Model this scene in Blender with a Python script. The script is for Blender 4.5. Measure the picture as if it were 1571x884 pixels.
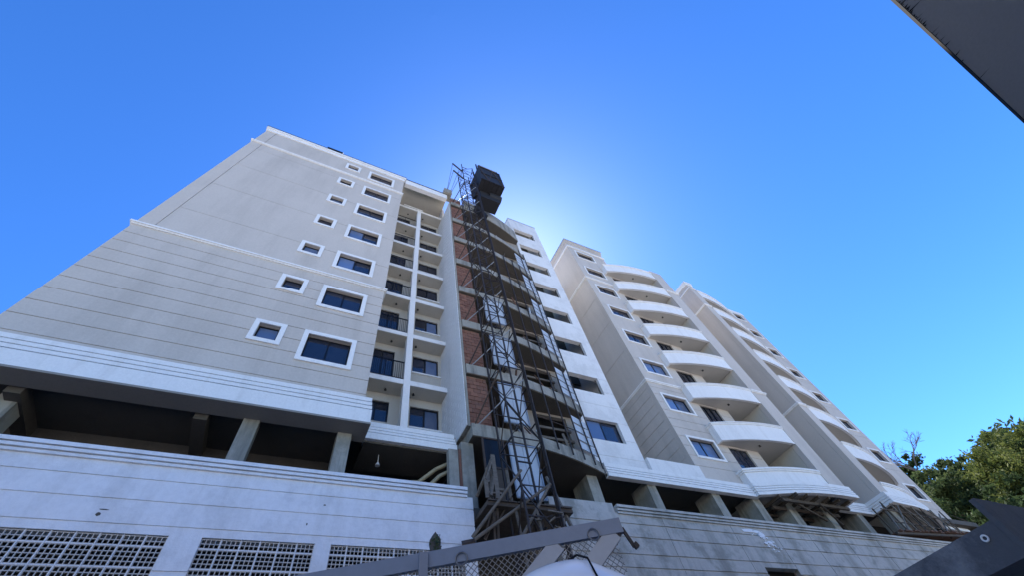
import bpy, bmesh, math, random
import numpy as np
from mathutils import Vector, Matrix
random.seed(7); rng = np.random.default_rng(7)
for o in list(bpy.data.objects): bpy.data.objects.remove(o)
S = bpy.context.scene
C = S.collection

# ------------------------------------------------------------------ camera
EYE = 1.6                                   # eye height above the street
cd = bpy.data.cameras.new('camera'); cam = bpy.data.objects.new('camera', cd); C.objects.link(cam)
cd.sensor_fit = 'HORIZONTAL'; cd.sensor_width = 36.0; cd.lens = 14.48; cd.clip_end = 3000; cd.clip_start = 0.05
R = Matrix(((0.89302101, -0.27762296, -0.35417363), (-0.42186773, -0.7904372, -0.44411334), (-0.15665595, 0.54601697, -0.82299719)))
M4 = R.to_4x4(); M4.translation = (0, 0, EYE); cam.matrix_world = M4
S.camera = cam

# ------------------------------------------------------------------ sky, sun, exposure
SUN_EL, SUN_AZ = math.radians(57.5), math.radians(39.5)      # azimuth from +Y towards +X
w = bpy.data.worlds.new('World'); S.world = w; w.use_nodes = True
nt = w.node_tree; nt.nodes.clear()
out = nt.nodes.new('ShaderNodeOutputWorld'); bg = nt.nodes.new('ShaderNodeBackground')
sky = nt.nodes.new('ShaderNodeTexSky'); sky.sky_type = 'NISHITA'; sky.sun_disc = False
sky.sun_elevation = SUN_EL; sky.sun_rotation = SUN_AZ
sky.altitude = 0; sky.air_density = 1.0; sky.dust_density = 0.22; sky.ozone_density = 6.0
hs = nt.nodes.new('ShaderNodeHueSaturation'); hs.inputs['Saturation'].default_value = 1.17; hs.inputs['Hue'].default_value = 0.5015
gm = nt.nodes.new('ShaderNodeGamma'); gm.inputs['Gamma'].default_value = 1.3
nt.links.new(sky.outputs[0], hs.inputs['Color']); nt.links.new(hs.outputs[0], gm.inputs[0]); nt.links.new(gm.outputs[0], bg.inputs[0]); nt.links.new(bg.outputs[0], out.inputs[0])
bg.inputs[1].default_value = 0.083
sd = bpy.data.lights.new('sun', 'SUN'); sd.energy = 5.0; sd.angle = math.radians(0.5); sd.color = (1.0, 0.94, 0.86)
sun = bpy.data.objects.new('sun', sd); C.objects.link(sun)
sdir = Vector((math.sin(SUN_AZ)*math.cos(SUN_EL), math.cos(SUN_AZ)*math.cos(SUN_EL), math.sin(SUN_EL)))
sun.rotation_euler = sdir.to_track_quat('Z', 'Y').to_euler(); sun.location = (30, 40, 60)
S.view_settings.view_transform = 'Standard'; S.view_settings.look = 'None'
S.view_settings.exposure = 1.28; S.view_settings.gamma = 1.0; S.view_settings.use_curve_mapping = False

# ------------------------------------------------------------------ materials
MATS = {}
def newmat(name):
    m = bpy.data.materials.new(name); m.use_nodes = True; n = m.node_tree; n.nodes.clear()
    o = n.nodes.new('ShaderNodeOutputMaterial'); b = n.nodes.new('ShaderNodeBsdfPrincipled')
    n.links.new(b.outputs[0], o.inputs[0]); MATS[name] = m
    return m, n, b
def nz(n, vec, scale, detail=6, rough=.6, stretch=None):
    if stretch:
        mp = n.nodes.new('ShaderNodeMapping'); mp.inputs['Scale'].default_value = stretch
        n.links.new(vec, mp.inputs[0]); vec = mp.outputs[0]
    t = n.nodes.new('ShaderNodeTexNoise'); t.inputs['Scale'].default_value = scale
    t.inputs['Detail'].default_value = detail; t.inputs['Roughness'].default_value = rough
    n.links.new(vec, t.inputs['Vector']); return t.outputs[0]
def ramp(n, f, a, b, ca=(0,0,0,1), cb=(1,1,1,1)):
    r = n.nodes.new('ShaderNodeValToRGB'); e = r.color_ramp.elements
    e[0].position = a; e[1].position = b; e[0].color = ca; e[1].color = cb
    n.links.new(f, r.inputs[0]); return r.outputs[0]
def mixc(n, f, a, b, mode='MIX'):
    m = n.nodes.new('ShaderNodeMix'); m.data_type = 'RGBA'; m.blend_type = mode
    if isinstance(f, float): m.inputs[0].default_value = f
    else: n.links.new(f, m.inputs[0])
    for k, v in ((6, a), (7, b)):
        if isinstance(v, tuple): m.inputs[k].default_value = (*v, 1) if len(v) == 3 else v
        else: n.links.new(v, m.inputs[k])
    return m.outputs[2]
def mul(n, f, k):
    m = n.nodes.new('ShaderNodeMath'); m.operation = 'MULTIPLY'; m.inputs[1].default_value = k
    n.links.new(f, m.inputs[0]); return m.outputs[0]
def plaster(name, col, dirt=(.16,.14,.11), streak=.35, blotch=.25, bump=.25, rough=.85, fine=18, patch=None, sscale=1.6, slo=.52, shi=.8):
    m, n, b = newmat(name)
    g = n.nodes.new('ShaderNodeNewGeometry').outputs['Position']
    big = ramp(n, nz(n, g, .55, 5), .35, .75)
    st = ramp(n, nz(n, g, sscale, 7, .65, (1, 1, .12)), slo, shi)
    fi = nz(n, g, fine, 6, .7)
    c = mixc(n, mul(n, big, blotch), col, tuple(x*.72 for x in col))
    c = mixc(n, mul(n, st, streak), c, dirt)
    if patch:
        c = mixc(n, mul(n, ramp(n, nz(n, g, 1.1, 8, .7), .5, .62), patch[1]), c, patch[0])
    c = mixc(n, .22, c, ramp(n, fi, .3, .7, (.5,.5,.5,1), (1,1,1,1)), 'MULTIPLY')
    n.links.new(c, b.inputs['Base Color']); b.inputs['Roughness'].default_value = rough
    bp = n.nodes.new('ShaderNodeBump'); bp.inputs['Strength'].default_value = bump; bp.inputs['Distance'].default_value = .02
    n.links.new(fi, bp.inputs['Height']); n.links.new(bp.outputs[0], b.inputs['Normal'])
    return m
def simple(name, col, rough=.5, metal=0., spec=.5, vary=.3, scale=6):
    m, n, b = newmat(name)
    g = n.nodes.new('ShaderNodeNewGeometry').outputs['Position']
    c = mixc(n, mul(n, ramp(n, nz(n, g, scale, 6), .35, .7), vary), col, tuple(x*.5 for x in col))
    n.links.new(c, b.inputs['Base Color']); b.inputs['Roughness'].default_value = rough
    b.inputs['Metallic'].default_value = metal; b.inputs['Specular IOR Level'].default_value = spec
    return m
plaster('beige', (.59, .532, .470), sscale=1.0, slo=.46, shi=.8, streak=.3, blotch=.3, bump=.35, fine=14)
plaster('beige_smooth', (.59, .532, .470), sscale=1.0, slo=.46, shi=.8, streak=.28, blotch=.26, bump=.3, fine=14)
plaster('white', (.84, .83, .81), dirt=(.40,.37,.33), streak=.3, blotch=.12, bump=.2, sscale=3.0, slo=.5, shi=.8)
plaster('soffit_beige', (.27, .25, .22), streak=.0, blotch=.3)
plaster('vent', (.60, .55, .49), streak=.2, blotch=.3, bump=.4)
plaster('base_white', (.87, .86, .85), dirt=(.42,.40,.37), streak=.4, blotch=.22, bump=.5, fine=9, patch=((.66,.65,.64), .5))
plaster('base_grey', (.55, .52, .46), dirt=(.13,.125,.09), streak=.6, blotch=.6, bump=.7, fine=7, patch=((.29,.28,.235), .85), sscale=1.1, slo=.5, shi=.7)
plaster('block_white', (.78, .77, .76), dirt=(.3,.28,.25), streak=.3, blotch=.2, bump=.5)
plaster('wall_b', (.80, .79, .77), dirt=(.3,.28,.25), streak=.25, blotch=.22, bump=.4, patch=((.58,.57,.55), .4))
plaster('cream', (.52, .485, .42), streak=.25, blotch=.15)
plaster('ceiling', (.50, .47, .42), streak=.1, blotch=.2)
plaster('concrete', (.36, .34, .29), dirt=(.07,.07,.06), streak=.65, blotch=.5, bump=.8, fine=6, patch=((.20,.19,.16), .6), sscale=3.0, slo=.48, shi=.66)
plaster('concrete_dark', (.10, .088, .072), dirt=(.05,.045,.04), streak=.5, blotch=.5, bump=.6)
plaster('soffit', (.46, .46, .46), dirt=(.15,.15,.15), streak=.0, blotch=.22, bump=.12, fine=30)
plaster('mortar', (.33, .29, .25), streak=.3, blotch=.3, bump=.6)
plaster('neighbour', (.72, .71, .70), streak=.2, blotch=.15)
plaster('old_timber', (.085, .088, .098), dirt=(.02,.02,.02), streak=.5, blotch=.6, bump=.9, fine=9, patch=((.21,.215,.225), .75))
plaster('asphalt', (.06, .06, .062), streak=.1, blotch=.4, bump=.5)
plaster('pavement', (.30, .29, .28), streak=.1, blotch=.3, bump=.5)
simple('frame_dark', (.012, .012, .014), .35, .3)
simple('railing', (.014, .014, .016), .4, .6)
simple('steel', (.055, .042, .036), .6, .45, vary=.6, scale=4)
simple('rust', (.09, .06, .045), .75, .2, vary=.6, scale=8)
simple('cage_mesh', (.02, .02, .024), .7, .2)
simple('galv', (.30, .32, .35), .45, .35, vary=.25, scale=5)
simple('gate_paint', (.17, .20, .25), .42, .1, vary=.2, scale=9)
simple('wire', (.20, .20, .20), .5, .7)
simple('car_paint', (.74, .76, .78), .22, 0, .6, vary=.06, scale=2)
simple('rubber', (.012, .012, .013), .8, 0, .1)
simple('sheet', (.50, .54, .58), .5, 0, .4, vary=.2, scale=2)
simple('pvc', (.40, .33, .20), .5, vary=.3)
simple('paint_splash', (.82, .82, .82), .7, vary=.05)
simple('bark', (.09, .07, .05), .9, vary=.5, scale=5)
simple('twig', (.16, .13, .11), .9, vary=.3)
simple('plant', (.06, .085, .03), .7, vary=.5, scale=14)
simple('lamp_dark', (.03, .03, .03), .5)
simple('white_metal', (.75, .75, .74), .45)
def wood(name, col):
    m, n, b = newmat(name)
    g = n.nodes.new('ShaderNodeNewGeometry').outputs['Position']
    oi = n.nodes.new('ShaderNodeObjectInfo').outputs['Random']
    c = mixc(n, ramp(n, nz(n, g, 5, 6, .7, (.6, 3, 3)), .3, .75), col, tuple(x*.35 for x in col))
    c = mixc(n, mul(n, oi, .5), c, tuple(x*.6 for x in col))
    n.links.new(c, b.inputs['Base Color']); b.inputs['Roughness'].default_value = .85
wood('wood', (.12, .09, .065)); wood('wood_pale', (.24, .20, .155)); wood('wood_red', (.20, .095, .05))
m, n, b = newmat('brick')
g = n.nodes.new('ShaderNodeNewGeometry').outputs['Position']; oi = n.nodes.new('ShaderNodeObjectInfo').outputs['Random']
c = mixc(n, oi, (.17, .07, .045), (.27, .125, .08)); c = mixc(n, ramp(n, nz(n, g, 9, 7), .45, .75), c, (.17, .10, .075))
n.links.new(c, b.inputs['Base Color']); b.inputs['Roughness'].default_value = .9
def glassmat(name, col, rough=.04):
    m, n, b = newmat(name)
    oi = n.nodes.new('ShaderNodeObjectInfo').outputs['Random']
    c = mixc(n, oi, col, tuple(x*2.2 for x in col)); n.links.new(c, b.inputs['Base Color'])
    b.inputs['Roughness'].default_value = rough; b.inputs['IOR'].default_value = 1.6; b.inputs['Specular IOR Level'].default_value = .75
    g = n.nodes.new('ShaderNodeNewGeometry').outputs['Position']
    bp = n.nodes.new('ShaderNodeBump'); bp.inputs['Strength'].default_value = .04; bp.inputs['Distance'].default_value = .05
    n.links.new(nz(n, g, 1.5, 2), bp.inputs['Height']); n.links.new(bp.outputs[0], b.inputs['Normal'])
glassmat('glass', (.010, .014, .026)); glassmat('glass_pale', (.06, .09, .16), .12)
def leafmat(name, ca, cb):
    m, n, b = newmat(name); n.nodes.remove(b)
    o = [x for x in n.nodes if x.type == 'OUTPUT_MATERIAL'][0]
    g = n.nodes.new('ShaderNodeNewGeometry')
    c = mixc(n, g.outputs['Random Per Island'], ca, cb)
    c = mixc(n, mul(n, ramp(n, nz(n, g.outputs['Position'], .5, 3), .4, .65), .6), c, tuple(x*.55 for x in ca))
    d = n.nodes.new('ShaderNodeBsdfPrincipled'); t = n.nodes.new('ShaderNodeBsdfTranslucent'); mx = n.nodes.new('ShaderNodeMixShader')
    d.inputs['Roughness'].default_value = .75; d.inputs['Specular IOR Level'].default_value = .08
    n.links.new(c, d.inputs['Base Color']); n.links.new(c, t.inputs[0]); mx.inputs[0].default_value = .3
    n.links.new(d.outputs[0], mx.inputs[1]); n.links.new(t.outputs[0], mx.inputs[2]); n.links.new(mx.outputs[0], o.inputs[0])
leafmat('leaf_dark', (.042, .066, .026), (.072, .105, .040))
leafmat('leaf_mid', (.065, .095, .035), (.12, .15, .055))
leafmat('leaf_yellow', (.095, .125, .03), (.16, .175, .05))

# ------------------------------------------------------------------ mesh helpers (heights here are measured from eye level)
WP = {}                                         # world position of every linked object, in eye-level heights
def link(name, me, mat, parent, org):
    o = bpy.data.objects.new(name, me); C.objects.link(o)
    if mat and len(me.materials) == 0: me.materials.append(MATS[mat])
    WP[o.name] = Vector(org)
    if parent is None: o.location = Vector(org) + Vector((0, 0, EYE))
    else: o.parent = parent; o.location = Vector(org) - WP[parent.name]
    return o
def tag(o, label, cat, group=None, kind=None):
    if label: o['label'] = label
    if cat: o['category'] = cat
    if group: o['group'] = group
    if kind: o['kind'] = kind
    return o
def thing(name, label, cat, org, group=None):
    return tag(link(name, None, None, None, org), label, cat, group)
class MB:
    def __init__(s): s.v = []; s.f = []
    def box(s, x0, x1, y0, y1, z0, z1):
        k = len(s.v)
        s.v += [(x0,y0,z0),(x1,y0,z0),(x1,y1,z0),(x0,y1,z0),(x0,y0,z1),(x1,y0,z1),(x1,y1,z1),(x0,y1,z1)]
        s.f += [tuple(k+i for i in q) for q in ((0,3,2,1),(4,5,6,7),(0,1,5,4),(1,2,6,5),(2,3,7,6),(3,0,4,7))]
        return s
    def bar(s, p, q, w_, h=None, up=(0,0,1)):       # rectangular bar from p to q
        h = h or w_; p = Vector(p); q = Vector(q); d = (q-p).normalized(); u = Vector(up)
        if abs(d.dot(u)) > .98: u = Vector((0,1,0))
        a = d.cross(u).normalized(); bb = a.cross(d).normalized(); k = len(s.v)
        for c_ in (p, q):
            for i, j in ((-1,-1),(1,-1),(1,1),(-1,1)): s.v.append(tuple(c_ + a*i*w_/2 + bb*j*h/2))
        s.f += [tuple(k+i for i in t) for t in ((0,1,2,3),(7,6,5,4),(0,4,5,1),(1,5,6,2),(2,6,7,3),(3,7,4,0))]
        return s
    def tube(s, p, q, r, r2=None, n=8):
        r2 = r if r2 is None else r2; p = Vector(p); q = Vector(q); d = (q-p).normalized()
        u = Vector((0,0,1)) if abs(d.z) < .95 else Vector((1,0,0)); a = d.cross(u).normalized(); bb = a.cross(d); k = len(s.v)
        for c_, rr in ((p, r), (q, r2)):
            for i in range(n):
                t = 2*math.pi*i/n; s.v.append(tuple(c_ + (a*math.cos(t)+bb*math.sin(t))*rr))
        for i in range(n):
            j = (i+1) % n; s.f.append((k+i, k+j, k+n+j, k+n+i))
        s.f.append(tuple(k+i for i in range(n))[::-1]); s.f.append(tuple(k+n+i for i in range(n)))
        return s
    def prism(s, pts, z0, z1):                      # plan polygon extruded upwards
        k = len(s.v); n_ = len(pts)
        s.v += [(x, y, z0) for x, y in pts] + [(x, y, z1) for x, y in pts]
        s.f.append(tuple(k+i for i in range(n_))[::-1]); s.f.append(tuple(k+n_+i for i in range(n_)))
        for i in range(n_):
            j = (i+1) % n_; s.f.append((k+i, k+j, k+n_+j, k+n_+i))
        return s
    def build(s, name, mat, parent=None, smooth=False, fix=True):
        v = np.array(s.v); org = (v.min(0)+v.max(0))/2; org[2] = v[:,2].min()
        me = bpy.data.meshes.new(name); me.from_pydata([tuple(x) for x in (v-org)], [], s.f)
        if fix:
            bm = bmesh.new(); bm.from_mesh(me); bmesh.ops.recalc_face_normals(bm, faces=bm.faces); bm.to_mesh(me); bm.free()
        if smooth:
            for p in me.polygons: p.use_smooth = True
        return link(name, me, mat, parent, org)
def box(name, mat, parent, x0, x1, y0, y1, z0, z1): return MB().box(x0,x1,y0,y1,z0,z1).build(name, mat, parent, fix=False)
def copies(o, orgs, parent=None):                   # further copies of one part, sharing its mesh
    for org in orgs: link(o.name.split('.')[0], o.data, None, parent or o.parent, org)

def grid_wall(mb, m3, u0, u1, z0, z1, d0, d1, holes):
    """wall slab in local (u, depth, z) with rectangular openings; m3 maps to the world"""
    us = sorted({u0, u1, *[min(max(h[i], u0), u1) for h in holes for i in (0, 1)]})
    zs = sorted({z0, z1, *[min(max(h[i], z0), z1) for h in holes for i in (2, 3)]})
    nu, nzc = len(us)-1, len(zs)-1
    def solid(i, j):
        if not (0 <= i < nu and 0 <= j < nzc): return False
        a, b_ = (us[i]+us[i+1])/2, (zs[j]+zs[j+1])/2
        return not any(h[0] < a < h[1] and h[2] < b_ < h[3] for h in holes)
    def quad(*p):
        k = len(mb.v); mb.v += [m3(*q) for q in p]; mb.f.append((k, k+1, k+2, k+3))
    for i in range(nu):
        for j in range(nzc):
            if not solid(i, j): continue
            a, b_, c_, d_ = us[i], us[i+1], zs[j], zs[j+1]
            quad((a,d0,c_),(b_,d0,c_),(b_,d0,d_),(a,d0,d_)); quad((a,d1,d_),(b_,d1,d_),(b_,d1,c_),(a,d1,c_))
            if not solid(i-1, j): quad((a,d1,c_),(a,d0,c_),(a,d0,d_),(a,d1,d_))
            if not solid(i+1, j): quad((b_,d0,c_),(b_,d1,c_),(b_,d1,d_),(b_,d0,d_))
            if not solid(i, j-1): quad((a,d1,c_),(b_,d1,c_),(b_,d0,c_),(a,d0,c_))
            if not solid(i, j+1): quad((a,d0,d_),(b_,d0,d_),(b_,d1,d_),(a,d1,d_))
def front(yf): return lambda u, d, z: (u, yf+d, z)
def left(xf): return lambda u, d, z: (xf+d, u, z)
def wall(name, mat, parent, m3, u0, u1, z0, z1, thick=.25, holes=(), joints=None, jw=.028, jd=.022, band='plaster_course'):
    """backing wall; with joints, plaster courses stand proud of it and leave real grooves between them"""
    holes = list(holes); mb = MB()
    if joints is None:
        grid_wall(mb, m3, u0, u1, z0, z1, 0, thick, holes); return mb.build(name, mat, parent, fix=False)
    grid_wall(mb, m3, u0, u1, z0, z1, jd, thick, holes); wl = mb.build(name, mat, parent, fix=False)
    zs = [z0] + sorted(j for j in joints if z0+.05 < j < z1-.05) + [z1]
    for i in range(len(zs)-1):
        b0 = zs[i] + (jw/2 if i else 0); b1 = zs[i+1] - (jw/2 if i < len(zs)-2 else 0)
        cut = sorted((h[0], h[1]) for h in holes if h[2] <= b0+.001 and h[3] >= b1-.001); a = u0      # an opening as tall as the course cuts it in two
        for c0, c1 in cut + [(u1, u1)]:
            if c0-a > .02:
                mb = MB(); grid_wall(mb, m3, a, min(c0, u1), b0, b1, 0, jd+.004, [h for h in holes if h[3] > b0 and h[2] < b1]); mb.build(band, mat, wl, fix=False)
            a = max(a, c1)
    return wl
def offset(path, d):                                # plan polyline moved d to the right of its direction, mitred
    P = [Vector(p) for p in path]; res = []
    for i, p in enumerate(P):
        ns = []
        for a, b_ in ((i-1, i), (i, i+1)):
            if a >= 0 and b_ < len(P):
                t = (P[b_]-P[a]).normalized(); ns.append(Vector((t.y, -t.x)))
        nn = sum(ns, Vector((0, 0))) / len(ns); nn = nn / nn.length_squared if len(ns) == 2 else nn
        res.append(tuple(p + nn*d))
    return res
def run(name, mat, parent, path, prof, inner=-.06):
    """moulding courses (offset, z0, z1) along a plan path, each course a part of its own"""
    res = []
    for off, z0, z1 in prof:
        a = offset(path, off); b_ = offset(path, inner); mb = MB(); n_ = len(a)
        for x, y in a: mb.v += [(x, y, z0), (x, y, z1)]
        for x, y in b_: mb.v += [(x, y, z0), (x, y, z1)]
        k = 2*n_
        for i in range(n_-1):
            p, q = 2*i, 2*i+2
            mb.f += [(p, q, q+1, p+1), (k+q, k+p, k+p+1, k+q+1), (p+1, q+1, k+q+1, k+p+1), (q, p, k+p, k+q)]
        mb.f += [(0, 1, k+1, k), (2*n_-1, 2*n_-2, k+2*n_-2, k+2*n_-1)]
        res.append(mb.build(name, mat, parent))
    return res

def window(parent, x0, x1, z0, z1, yf, sur=.15, depth=.13, panes=2, smat='white', pale=(), label=None):
    """opening x0..x1, z0..z1 in a wall face at yf: sash ring + mullions, panes, white surround"""
    y = yf+depth; t = .05; mb = MB()
    mb.box(x0, x1, y, y+.06, z0, z0+t).box(x0, x1, y, y+.06, z1-t, z1)
    mb.box(x0, x0+t, y, y+.06, z0+t, z1-t).box(x1-t, x1, y, y+.06, z0+t, z1-t)
    W = (x1-x0-2*t)/panes
    for i in range(1, panes): mb.box(x0+t+W*i-.03, x0+t+W*i+.03, y-.004, y+.056, z0+t, z1-t)
    wn = mb.build('window', 'frame_dark', parent, fix=False)
    for i in range(panes):
        a = x0+t+W*i+(.03 if i else 0); b_ = x0+t+W*(i+1)-(.03 if i < panes-1 else 0)
        pn = box('pane', 'glass_pale' if i in pale else 'glass', wn, a, b_, y+.02+.012*(i % 2), y+.028+.012*(i % 2), z0+t, z1-t)
        pn.rotation_euler = (random.gauss(0, .008), 0, random.gauss(0, .008))
    if sur:
        mb = MB(); p = .05; yy = yf-p
        mb.box(x0-sur, x1+sur, yy, yf+.02, z1, z1+sur).box(x0-sur, x1+sur, yy, yf+.02, z0-sur, z0)
        mb.box(x0-sur, x0, yy, yf+.02, z0, z1).box(x1, x1+sur, yy, yf+.02, z0, z1)
        mb.build('surround', smat, wn, fix=False)
    return wn

ST = 2.845                                          # storey height
# ================================================================== ground
def sheet(name, mat, x0, x1, y0, y1, z):
    o = MB(); o.v = [(x0,y0,z),(x1,y0,z),(x1,y1,z),(x0,y1,z)]; o.f = [(0,1,2,3)]
    o = o.build(name, mat, None, fix=False); o['kind'] = 'structure'; return o
G = -EYE
sheet('ground', 'pavement', -900, 900, -900, 900, G)
sheet('road', 'asphalt', -300, 300, 3.2, 8.4, G+.004)
pv = MB().box(-60, 60, 8.4, 9.98, G-.05, G+.13).build('pavement', 'pavement', None, fix=False); pv['kind'] = 'structure'

# ================================================================== the apartment building
B = thing('apartment_building', 'large unfinished beige and white apartment building with curved balconies and an open garage storey', 'building', (16, 10, G))

# ---- base wall: white on the left of the hoist, weathered grey on the right
YB = 10.0
gz = [4.30, 5.07, 5.53, 5.96]
vent_groups = [(-6.60, 14), (-1.20, 6), (1.20, 9)]
VP = .347
vholes = [(x, x+n_*VP, 2.95, 4.91) for x, n_ in vent_groups]
bl = wall('base_wall', 'base_white', B, front(YB), -9.0, 4.62, G, 6.30, .25, vholes, gz, jw=.03, jd=.025)
tag(bl, 'white rendered base wall with perforated block vents', None)
br = wall('base_wall', 'base_grey', B, front(YB), 7.1, 40.5, G, 6.30, .25, [(15.1, 16.95, 3.4, 4.93)], [3.9, 4.36, 4.73, 5.09, 5.58, 5.99], jw=.035, jd=.03)
tag(br, 'grey weathered base wall with dark streaks', None)
run('ledge', 'base_white', B, [(-9.0, YB), (4.45, YB)], [(.05, 6.27, 6.33), (.08, 6.352, 6.42), (.10, 6.445, 6.53)], inner=-.24)
run('ledge_core', 'base_white', B, [(-9.0, YB), (4.44, YB)], [(.015, 6.302, 6.5)], inner=-.235)
run('ledge', 'base_grey', B, [(9.55, YB), (40.5, YB)], [(.05, 6.27, 6.33), (.08, 6.352, 6.42), (.11, 6.445, 6.53)], inner=-.24)
run('ledge_core', 'base_grey', B, [(9.56, YB), (40.5, YB)], [(.015, 6.302, 6.5)], inner=-.235)
box('parapet', 'base_grey', B, 7.1, 9.5, YB+.03, YB+.28, 6.302, 6.62)
for x in (11.35, 14.55, 16.8, 18.9, 21.2, 23.6, 27.0):      # strips over the columns
    for z0, z1 in ((3.92, 4.34), (4.38, 4.71), (4.75, 5.07), (5.11, 5.56), (5.6, 5.97), (6.01, 6.295)):
        if 15.0 < x+.4 and x < 17 and z1 < 5: continue
        box('pilaster_strip', 'base_grey', br, x, x+.42, YB-.014, YB+.01, z0, z1)
# near-black lining, its colour standing in for the shade behind the vents
box('vent_shade_lining', 'cage_mesh', B, -9.0, 4.6, 11.2, 11.4, G, 6.3)
# vent blocks
def vent_mesh(rows):
    mb = MB(); m3 = front(0); hs_ = []; k = .066; gp = .0145
    H_ = rows*(k+gp)+gp; W_ = 4*(k+gp)+gp
    for i in range(4):
        for j in range(rows): hs_.append((gp+i*(k+gp), gp+i*(k+gp)+k, gp+j*(k+gp), gp+j*(k+gp)+k))
    grid_wall(mb, m3, 0, W_, 0, H_, 0, .035, hs_); return mb, H_
proto = {}
for rows in (2, 4):
    mb, H_ = vent_mesh(rows); me = bpy.data.meshes.new('vent_block'); me.from_pydata(mb.v, [], mb.f); me.materials.append(MATS['vent']); proto[rows] = (me, H_)
for gx, n_ in vent_groups:
    mbk = MB(); 
    for i in range(n_):
        z = 4.91-.012-proto[2][1]
        link('vent_block', proto[2][0], None, bl, (gx+i*VP+.004, YB+.03, z))
        for j in range(5):
            z -= .352
            link('vent_block', proto[4][0], None, bl, (gx+i*VP+.004, YB+.03, z))
        mbk.box(gx+i*VP+VP-.011, gx+i*VP+VP+.003, YB+.02, YB+.08, 2.95, 4.91)
    for j in range(6):
        zz = 4.91-.012-proto[2][1]-j*.352
        mbk.box(gx, gx+n_*VP, YB+.024, YB+.075, zz-.016, zz)
    mbk.build('vent_joint', 'base_white', bl, fix=False)
box('opening_shade_lining', 'cage_mesh', B, 14.9, 17.2, 10.45, 10.5, 3.2, 5.15)  # added black sheet, painted shade inside the base wall opening
# chips in the render, a plant growing from a hole, white paint splashed on the right
def blob(cx, cz, rx, rz, n_=11, jag=.35):
    return [(cx+rx*math.cos(t)*random.uniform(1-jag, 1), cz+rz*math.sin(t)*random.uniform(1-jag, 1)) for t in [2*math.pi*i/n_ for i in range(n_)]]
def decal(name, mat, parent, polys, y0, y1):
    mb = MB()
    for q_, pts in enumerate(polys):
        y0 = y0 - (.0006 if q_ else 0); k = len(mb.v); n_ = len(pts); mb.v += [(x, y0, z) for x, z in pts] + [(x, y1, z) for x, z in pts]
        mb.f.append(tuple(range(k, k+n_))); 
        for i in range(n_): mb.f.append((k+i, k+(i+1) % n_, k+n_+(i+1) % n_, k+n_+i))
    return mb.build(name, mat, parent)
decal('render_chip', 'concrete_dark', bl, [blob(-3.0, 5.22, .05, .04), blob(-2.96, 5.31, .09, .012)], YB-.006, YB+.02)
decal('bare_patch', 'concrete_dark', bl, [blob(3.56, 5.02, .17, .34, 16)], YB-.005, YB+.02)
decal('render_chip', 'concrete_dark', bl, [blob(.62, 5.3, .02, .03), blob(.9, 5.75, .03, .02)], YB-.005, YB+.02)
pl = MB()
for i in range(60):
    cx, cz = random.gauss(3.56, .05), random.gauss(5.05, .12); a = random.uniform(0, 6.28); s_ = random.uniform(.02, .05); y = YB-.02-random.random()*.06; k = len(pl.v)
    pl.v += [(cx, y, cz), (cx+s_*math.cos(a), y-.02, cz+s_*math.sin(a)), (cx+s_*1.6*math.cos(a+.4), y, cz+s_*1.6*math.sin(a+.4)), (cx+s_*math.cos(a+.8), y+.01, cz+s_*math.sin(a+.8))]; pl.f.append((k, k+1, k+2, k+3))
tag(pl.build('wall_weed', 'plant', None, fix=False), 'small green weed growing from a bare patch in the white base wall', 'plant')
pol = [[(15.05, 6.17), (15.5, 6.2), (15.95, 6.16), (15.9, 6.06), (15.6, 6.09), (15.1, 6.08)]]
for i in range(46):
    t = random.random(); cx = 15.75+t*.75+random.gauss(0, .16); cz = 6.1-t*.62+random.gauss(0, .07); r_ = random.uniform(.02, .085)*(1.1-t*.5)
    pol.append(blob(cx, cz, r_*1.3, r_*.7, 7, .5))
pol += [blob(15.95, 6.0, .2, .09, 13), blob(16.15, 5.75, .16, .06, 11), blob(15.9, 5.72, .12, .04, 9)]
decal('white_paint_splash', 'paint_splash', br, pol, YB-.022, YB+.005)['kind'] = 'stuff'

# ---- open garage storey: slabs, beams, columns, back wall
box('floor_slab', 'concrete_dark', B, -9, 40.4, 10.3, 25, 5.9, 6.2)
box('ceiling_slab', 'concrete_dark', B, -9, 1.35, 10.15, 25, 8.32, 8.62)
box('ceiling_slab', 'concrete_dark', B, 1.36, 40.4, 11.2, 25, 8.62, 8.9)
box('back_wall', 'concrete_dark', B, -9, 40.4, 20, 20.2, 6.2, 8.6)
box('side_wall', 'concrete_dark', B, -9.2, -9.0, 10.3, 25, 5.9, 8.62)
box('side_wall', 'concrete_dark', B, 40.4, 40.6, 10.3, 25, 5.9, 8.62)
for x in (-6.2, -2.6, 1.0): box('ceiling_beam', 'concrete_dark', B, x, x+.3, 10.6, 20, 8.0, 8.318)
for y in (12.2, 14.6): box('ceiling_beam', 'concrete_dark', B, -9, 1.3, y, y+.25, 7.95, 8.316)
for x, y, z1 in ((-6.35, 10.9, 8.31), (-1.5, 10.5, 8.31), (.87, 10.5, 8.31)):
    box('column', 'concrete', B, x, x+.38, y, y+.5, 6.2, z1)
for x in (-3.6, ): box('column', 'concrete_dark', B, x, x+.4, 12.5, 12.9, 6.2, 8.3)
for x in (4.62, ): box('column', 'concrete', B, x, x+.42, 10.55, 10.95, 6.2, 8.5)
box('brick_jamb', 'brick', B, 4.54, 4.615, 10.58, 10.85, 6.2, 8.23)
box('jamb_wall', 'concrete', B, 4.22, 4.535, 10.62, 10.82, 6.2, 8.23)
for x, wd in ((9.95, .47), (12.86, .44), (16.45, .46), (19.0, .52), (21.25, .56), (24.0, .5), (26.9, .5)):
    box('column', 'concrete', B, x, x+wd, 11.3, 12.3, 6.2, 8.61)
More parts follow.
